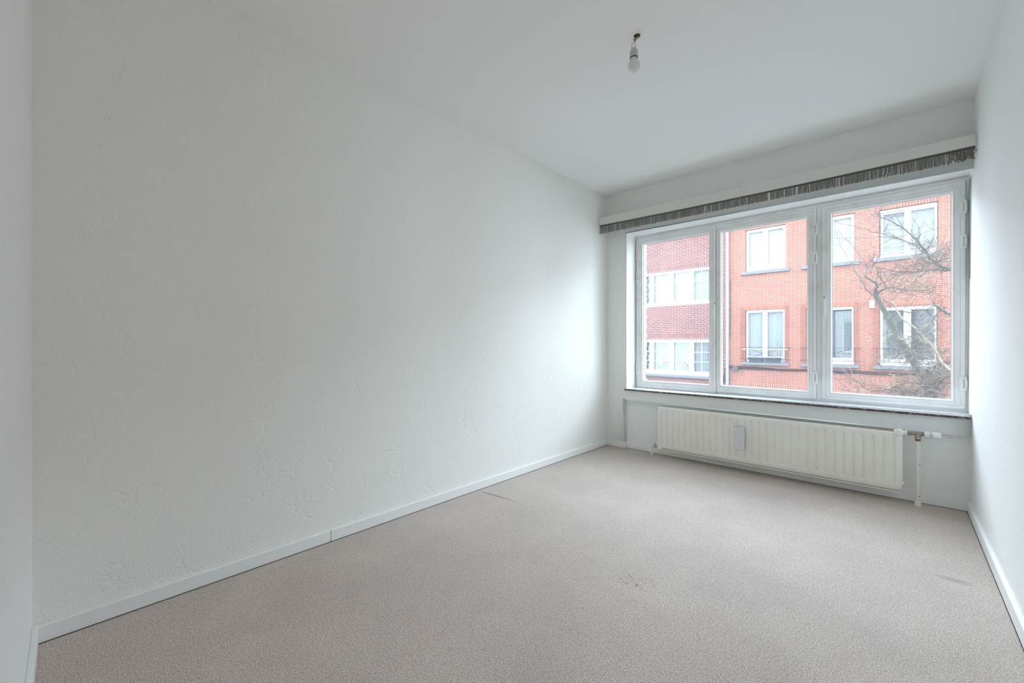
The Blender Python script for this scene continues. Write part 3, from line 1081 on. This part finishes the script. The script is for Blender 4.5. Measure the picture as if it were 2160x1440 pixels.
for p in pn:
    sb = MB()
    z = p[2] + .01
    while z < p[3]:
        sb.box(p[0], p[1], YF + .108, YF + .128, z, z + .008)
        z += .027
    sb.build('venetian_blind', M['lace'], fo)
dbl(LW[2], .17, .07, .10, .07, 'lace_d', .008, 5)
dbl(LW[3], .15, cur='lace_g'); dbl(LW[4], .15, cur='lace_g')

# small French-balcony rails
for a in LW[:4]:
    r = MB()
    y = YF - .12
    x0, x1 = a[0] - .13, a[1] + .12
    zt, zb = a[2] + .445, a[2] + .095
    r.tube([(x0, YF, zt), (x0, y, zt), (x1, y, zt), (x1, YF, zt)], .008, 6)
    r.tube([(x0, YF, zb), (x0, y, zb), (x1, y, zb), (x1, YF, zb)], .008, 6)
    for xx in (x0 + .09, x1 - .09):
        r.tube([(xx, y, zb), (xx, y, zt)], .007, 6)
    r.tube([(x0 + .2, y, zb + .02), (x1 - .2, y, zt - .03)], .005, 5)
    r.tube([(x0 + .2, y, zt - .03), (x1 - .2, y, zb + .02)], .005, 5)
    rr_ = r.build('railing', M['iron'], hr)
    if a is LW[0]:
        MB().box(x0 + .05, x1 - .03, y - .03, y - .01, zt - .07, zt - .025).build('plank', M['plank'], rr_, bevel=.004)
        s = MB()
        for xx in (-3.02, -2.85, -2.62):
            s.tube([(xx, y - .005, zb - .03), (xx + .003, y, zt + (.22 if xx > -2.7 else -.05))], .005, 5)
        s.build('stick', M['iron'], rr_)
# white plaque, downpipe, cables
MB().box(-.566, -.453, YF - .03, YF, 1.965, 2.168).build('plaque', mat('pale_pink_plaque', (.60, .45, .42), .8, .2), hr, bevel=.004)
dp = MB()
dp.lathe([(.043, ZS + .1), (.043, 5.05)], (-4.005, YF - .075, 0), 'z', 16)
for z in (3.08, 2.226, 1.417, .562, -.216, -1.1, -2.0, 4.0, 4.9):
    dp.lathe([(.043, z - .05), (.052, z - .048), (.052, z - .015), (.046, z - .014), (.046, z + .012), (.052, z + .014), (.052, z + .03), (.043, z + .032)], (-4.005, YF - .075, 0), 'z', 16)
dp.build('downpipe', M['zinc'], hr, smooth=True)
cb = MB()
for k in range(5):
    pts = []
    for i in range(40):
        x = -3.97 + 8.5 * i / 39
        z = .345 - .03 * min(1, (x + 3.97) / 1.2) + k * .014 - .028 + .010 * math.sin(x * 2.3 + k) + .006 * math.sin(x * 6 + 2 * k)
        pts.append((x, YF - .035 - .006 * k, z - .055))
    cb.tube(pts, .010, 6)
cb.tube([(-3.90, YF - .03, .26), (-3.97, YF - .04, .20), (-3.965, YF - .04, -.1), (-3.96, YF - .03, -.35)], .007, 6)
cb.tube([(-3.68, YF - .03, .27), (-3.60, YF - .04, .25), (-3.57, YF - .04, .10), (-3.60, YF - .03, .04)], .005, 6)
cb.tube([(-3.93, YF - .02, 3.1), (-3.925, YF - .03, 2.0), (-3.94, YF - .02, 1.2)], .006, 6)
cb.build('cable_bundle', M['cable'], hr)
jb = MB()
jb.lathe([(.02, -.09), (.075, -.085), (.085, -.06), (.085, 0)], (-3.78, YF, .235), 'y', 20)
jb.box(-3.865, -3.695, YF - .085, YF, .255, .305)
jb.build('junction_box', M['planter'], hr, smooth=True)
wc = MB()
wc.tube([(-4.10, YF - .02, .25), (-4.085, YF - .05, .1), (-4.12, YF - .04, -.1), (-4.15, YF - .02, -.25)], .008, 6)
for k in range(4):
    wc.tube([(-4.1 - .01 * k, YF - .03, .05), (-4.14 + .02 * k, YF - .06, -.08 - .03 * k), (-4.09, YF - .03, -.2 - .03 * k)], .006, 6)
wc.build('cable', M['cable'], hl)

# planters on the sill
def planter(x0, x1, label):
    z0, z1 = .464, .590
    m = MB()
    i = .035
    y0, y1 = YF - .105, YF + .030
    m.add([(x0 + i, y0 + .02, z0), (x1 - i, y0 + .02, z0), (x1 - i, y1 - .02, z0), (x0 + i, y1 - .02, z0),
           (x0, y0, z1), (x1, y0, z1), (x1, y1, z1), (x0, y1, z1)],
          [(0, 3, 2, 1), (4, 5, 6, 7), (0, 1, 5, 4), (1, 2, 6, 5), (2, 3, 7, 6), (3, 0, 4, 7)])
    t = thing('window_planter', ((x0 + x1) / 2, YF - .03, z0), label, 'planter', 'planters on the sill across the street')
    m.build('box', M['planter'], t, bevel=.006)
    MB().frame((x0 - .008, x1 + .008, 0, 1), (x0 + .01, x1 - .01, 0, 1), [(0, 0)]) if False else None
    MB().box(x0 - .008, x1 + .008, y0 - .008, y1 + .004, z1, z1 + .016).build('rim', M['planter'], t, bevel=.003)
planter(-3.415, -3.010, 'left dark grey trough planter on the sill of the orange house')
planter(-2.960, -2.545, 'right dark grey trough planter on the sill of the orange house')

# potted flowers behind the lower left ribbon window
def flower(x, y, z, label, blooms):
    t = thing('flowering_plant', (x, y, z), label, 'plant', 'flowering plants behind the lower ribbon window')
    m = MB()
    for k in range(60):
        a, r = rnd.uniform(0, 6.28), rnd.uniform(.02, .14)
        p = Vector((x + r * math.cos(a), y + .3 * r * math.sin(a), z + rnd.uniform(.05, .24)))
        s = rnd.uniform(.012, .026)
        u = Vector((rnd.uniform(-1, 1), rnd.uniform(-1, 0), rnd.uniform(-1, 1))).normalized() * s
        v_ = u.orthogonal().normalized() * s * .7
        m.add([p - u, p + v_, p + u, p - v_], [(0, 1, 2, 3)])
    m.tube([(x, y, z), (x, y, z + .15)], .006, 5)
    m.build('foliage', M['green'], t, recalc=False)
    b = MB()
    for dx, dz in blooms:
        b.lathe([(.001, .03), (.022, .02), (.03, 0), (.02, -.02), (.001, -.028)], (x + dx, y - .03, z + dz), 'z', 8)
    b.build('blossoms', M['pink'], t, smooth=True)
    pt = MB()
    pt.lathe([(.045, 0), (.06, .08), (.055, .08)], (x, y, z), 'z', 14)
    pt.build('pot', M['quoin'], t)
FYP = YF + .115
flower(-6.24, FYP, .045, 'small leafy plant behind lower ribbon window, third pane from the right', [(.10, .30), (-.08, .12)])
flower(-5.98, FYP - .005, .045, 'small plant with one pink bloom behind third pane from the right', [(-.02, .32)])
flower(-5.42, FYP, .045, 'green plant with several pink blooms behind second pane from the right', [(.04, .28), (-.16, .33), (-.02, .35), (.10, .24)])

# ------------------------------------------------------------------ bare street tree
tree = thing('bare_tree', (1.35, 10.1, ZS), 'leafless mossy street tree with dense fine twigs, outside the right sash', 'tree')
def smooth_path(pts, sub=4):
    out = []
    P = [Vector(p) for p in pts]
    for i in range(len(P) - 1):
        p0, p1, p2, p3 = P[max(i - 1, 0)], P[i], P[i + 1], P[min(i + 2, len(P) - 1)]
        for k in range(sub):
            t = k / sub
            out.append(.5 * ((2 * p1) + (-p0 + p2) * t + (2 * p0 - 5 * p1 + 4 * p2 - p3) * t * t + (-p0 + 3 * p1 - 3 * p2 + p3) * t ** 3))
    out.append(P[-1])
    return out
def limb(name, pts, r0, r1, mt, sides=8, wob=.012):
    path = smooth_path(pts)
    n = len(path)
    for i in range(1, n - 1):
        path[i] = path[i] + Vector((rnd.uniform(-wob, wob), rnd.uniform(-wob, wob), rnd.uniform(-wob, wob)))
    rs = [r0 + (r1 - r0) * i / (n - 1) for i in range(n)]
    MB().tube(path, rs, sides).build(name, mt, tree, smooth=True, autosmooth=0)
    return path, rs
trunk_pts = [(1.35, 10.1, ZS), (1.28, 10.1, -2.4), (1.05, 10.05, -1.5), (.75, 10, -.8), (.55, 10.0, -.36), (.4, 10.0, .19), (.24, 10.0, .61), (.12, 10.0, .87), (-.01, 10.0, 1.2), (-.15, 10.0, 1.54), (-.27, 10.0, 1.83), (-.31, 10.0, 1.93)]
limb('trunk', trunk_pts, .085, .032, M['bark'], 12, .006)
L = [
 ([(1.15, 10.1, -1.9), (1.2, 9.9, -.6), (1.1, 9.7, .6), (.95, 9.6, 1.6), (.68, 9.5, 2.18), (.58, 9.44, 2.22), (.44, 9.39, 2.3), (.35, 9.33, 2.43), (.28, 9.28, 2.58), (.2, 9.22, 2.72), (.09, 9.17, 2.85), (-.05, 9.11, 3.0), (-.2, 9.06, 3.1), (-.34, 9.0, 3.16)], .036, .004, 'bark'),
 ([(-.31, 10.0, 1.92), (-.29, 9.95, 2.02), (-.28, 9.9, 2.09), (-.35, 9.85, 2.17), (-.45, 9.8, 2.26)], .024, .013, 'bark'),
 ([(-.29, 10.0, 1.92), (-.23, 9.96, 1.98), (-.15, 9.91, 2.02), (-.06, 9.87, 2.02), (.03, 9.83, 1.98), (.18, 9.79, 1.93), (.32, 9.74, 1.93), (.46, 9.7, 1.96)], .018, .005, 'bark'),
 ([(-.33, 10.0, 1.92), (-.39, 10.03, 1.98), (-.47, 10.06, 2.13), (-.51, 10.09, 2.24), (-.59, 10.11, 2.42), (-.69, 10.14, 2.66), (-.82, 10.17, 2.95), (-.88, 10.2, 3.25)], .011, .003, 'twig'),
 ([(-.28, 10.0, 2.11), (-.35, 10.08, 2.29), (-.47, 10.16, 2.58), (-.57, 10.24, 2.79), (-.77, 10.32, 3.11), (-.88, 10.4, 3.31)], .010, .003, 'twig'),
 ([(-.16, 9.8, 2.02), (-.21, 9.68, 2.15), (-.25, 9.55, 2.22), (-.29, 9.43, 2.37), (-.38, 9.3, 2.53)], .009, .003, 'twig'),
 ([(-.28, 10.0, 2.11), (-.2, 9.92, 2.12), (-.09, 9.84, 2.17), (.06, 9.76, 2.25), (.18, 9.68, 2.35), (.26, 9.6, 2.44)], .010, .003, 'twig'),
 ([(.36, 9.38, 2.43), (.2, 9.38, 2.62), (.06, 9.33, 2.72), (-.08, 9.24, 2.8), (-.26, 9.16, 2.88), (-.49, 9.07, 2.99), (-.71, 8.99, 3.09), (-.81, 8.9, 3.15)], .010, .003, 'twig'),
 ([(.25, 9.35, 2.62), (.03, 9.35, 2.75), (-.2, 9.3, 2.82), (-.44, 9.25, 2.84), (-.84, 9.2, 2.9)], .007, .003, 'twig'),
 ([(.68, 9.5, 2.17), (.5, 9.47, 2.2), (.28, 9.43, 2.21), (.06, 9.4, 2.22), (-.14, 9.37, 2.28), (-.32, 9.33, 2.36), (-.57, 9.3, 2.47)], .014, .003, 'twig'),
 ([(1.0, 9.65, 1.2), (.8, 9.62, 1.33), (.69, 9.6, 1.43), (.59, 9.5, 1.51), (.51, 9.4, 1.58), (.42, 9.3, 1.65)], .030, .018, 'bark'),
 ([(.55, 9.4, 1.61), (.47, 9.43, 1.54), (.41, 9.47, 1.41), (.36, 9.5, 1.29), (.29, 9.53, 1.17), (.23, 9.57, 1.03), (.2, 9.6, .88)], .014, .006, 'bark'),
 ([(-.18, 9.9, 1.82), (-.1, 9.83, 1.76), (-.05, 9.76, 1.71), (0, 9.69, 1.58), (.05, 9.62, 1.47), (.18, 9.55, 1.31), (.31, 9.48, 1.13), (.42, 9.41, .96), (.49, 9.34, .76), (.58, 9.27, .63), (.66, 9.2, .55), (.9, 9.2, .3)], .009, .024, 'twig2'),
 ([(-.14, 9.9, 1.51), (-.09, 9.83, 1.47), (-.05, 9.77, 1.53), (.01, 9.7, 1.58), (.18, 9.63, 1.56), (.37, 9.57, 1.61), (.47, 9.5, 1.68)], .014, .006, 'bark'),
 ([(.6, 9.9, -.3), (.46, 9.8, -.03), (.4, 9.74, .29), (.26, 9.68, .52)], .02, .006, 'bark'),
 ([(.36, 9.75, .33), (.12, 9.61, .4), (-.03, 9.55, .3), (-.2, 9.49, .24), (-.39, 9.43, .25), (-.48, 9.36, .35), (-.67, 9.3, .49)], .012, .003, 'twig'),
 ([(.4, 9.6, .22), (.31, 9.56, .45), (.37, 9.52, .61), (.47, 9.48, .69), (.6, 9.44, .74), (.67, 9.4, .72)], .010, .007, 'bark'),
 ([(.37, 9.6, .14), (.2, 9.43, .22), (.06, 9.27, .26), (-.08, 9.1, .19), (-.4, 9.0, .20), (-.75, 8.95, .28)], .009, .003, 'twig'),
 ([(.53, 9.6, -.07), (.4, 9.53, .08), (.45, 9.45, .32), (.52, 9.38, .48), (.64, 9.3, .56)], .012, .008, 'bark'),
]
paths = []
for pts, r0, r1, mk in L:
    paths.append(limb('branch', pts, r0, r1, M[mk], 6, .010))
def grow(m, p, dvec, length, r, depth, droop):
    n = 6
    pts = [p.copy()]
    q = p.copy()
    dv = dvec.normalized()
    for i in range(n):
        dv = (dv + Vector((rnd.uniform(-.22, .22), rnd.uniform(-.22, .22), rnd.uniform(-.22, .22) + droop))).normalized()
        q = q + dv * length / n
        pts.append(q.copy())
    if max(abs(pts[-1].x), 0) > 3: return
    m.tube(pts, [r * (1 - .75 * i / n) for i in range(n + 1)], 3, cap=False)
    if depth:
        for k in range(rnd.choice((2, 3, 3))):
            i = rnd.randint(1, n - 1)
            side = Vector((rnd.uniform(-1, 1), rnd.uniform(-1, 1), rnd.uniform(-.8, 1))).normalized()
            grow(m, pts[i], (dv * .6 + side * .8), length * rnd.uniform(.35, .65), r * .6, depth - 1, droop)
tw, tw2 = MB(), MB()
for bi, (path, rs) in enumerate(paths):
    cnt = {0: 46, 9: 30, 11: 20, 12: 16, 13: 14, 14: 34, 15: 24, 16: 34, 17: 24, 18: 34, 10: 10, 2: 26, 6: 14, 7: 10, 8: 7, 1: 10, 3: 6, 4: 6, 5: 5}.get(bi, 8)
    for k in range(cnt):
        i = rnd.randint(max(1, int(len(path) * (.45 if bi in (0,) else .1))), len(path) - 2)
        t = (path[i + 1] - path[i]).normalized()
        s_ = Vector((rnd.uniform(-1, .7), rnd.uniform(-1, 1), rnd.uniform(-.8, .8))).normalized()
        ln = rnd.uniform(.18, .65)
        grow(tw if rnd.random() < .7 else tw2, path[i], t * .4 + s_, ln, rnd.uniform(.003, .0055), 2 if rnd.random() < .6 else 1, rnd.uniform(-.06, .05))
# dense brushy clumps, as the pruned crown carries them
for cx, cy_, cz_, sx, sz, cnt in ((.42, 9.5, .38, .30, .24, 210), (.20, 9.6, .95, .24, .22, 130), (.42, 9.4, 2.38, .22, .17, 170), (.15, 9.6, .20, .32, .08, 110), (.35, 9.5, 1.25, .2, .2, 40), (.25, 9.5, 1.95, .3, .2, 60), (.15, 9.5, 2.2, .45, .1, 40), (.0, 9.5, .75, .3, .15, 40)):
    for k in range(cnt):
        p = Vector((rnd.gauss(cx, sx * .6), rnd.gauss(cy_, .2), rnd.gauss(cz_, sz * .6)))
        dv = Vector((rnd.uniform(-1, .8), rnd.uniform(-.6, .6), rnd.uniform(-.5, .8)))
        grow(tw if rnd.random() < .65 else tw2, p, dv, rnd.uniform(.12, .42), rnd.uniform(.003, .0052), 1, rnd.uniform(-.05, .05))
tag(tw.build('twigs', M['twig'], tree, recalc=False), 'dark fine twigs', None, None, 'stuff')
tag(tw2.build('twigs', M['twig2'], tree, recalc=False), 'pale fine twigs', None, None, 'stuff')
lf = MB()
for cx, cy_, cz_ in ((-.35, 9.5, 1.12), (-.10, 9.5, 1.22), (-.16, 9.5, 1.1), (.02, 9.5, 1.18), (.15, 9.5, 1.02), (-.05, 9.4, .50), (-.15, 9.3, .3), (.42, 9.3, 1.67), (.5, 9.3, .95), (-.6, 9.6, 2.55), (.0, 9.4, .35)):
    for k in range(5):
        p = Vector((cx + rnd.gauss(0, .045), cy_ + rnd.gauss(0, .05), cz_ + rnd.gauss(0, .03)))
        u = Vector((rnd.uniform(-1, 1), rnd.uniform(-.5, .5), rnd.uniform(-.7, .3))).normalized() * rnd.uniform(.015, .035)
        v_ = u.orthogonal().normalized() * u.length * .35
        lf.add([p - u, p + v_, p + u, p - v_], [(0, 1, 2, 3)])
tag(lf.build('leaves', M['leafy'], tree, recalc=False), 'few small yellow-green leaves', None, None, 'stuff')
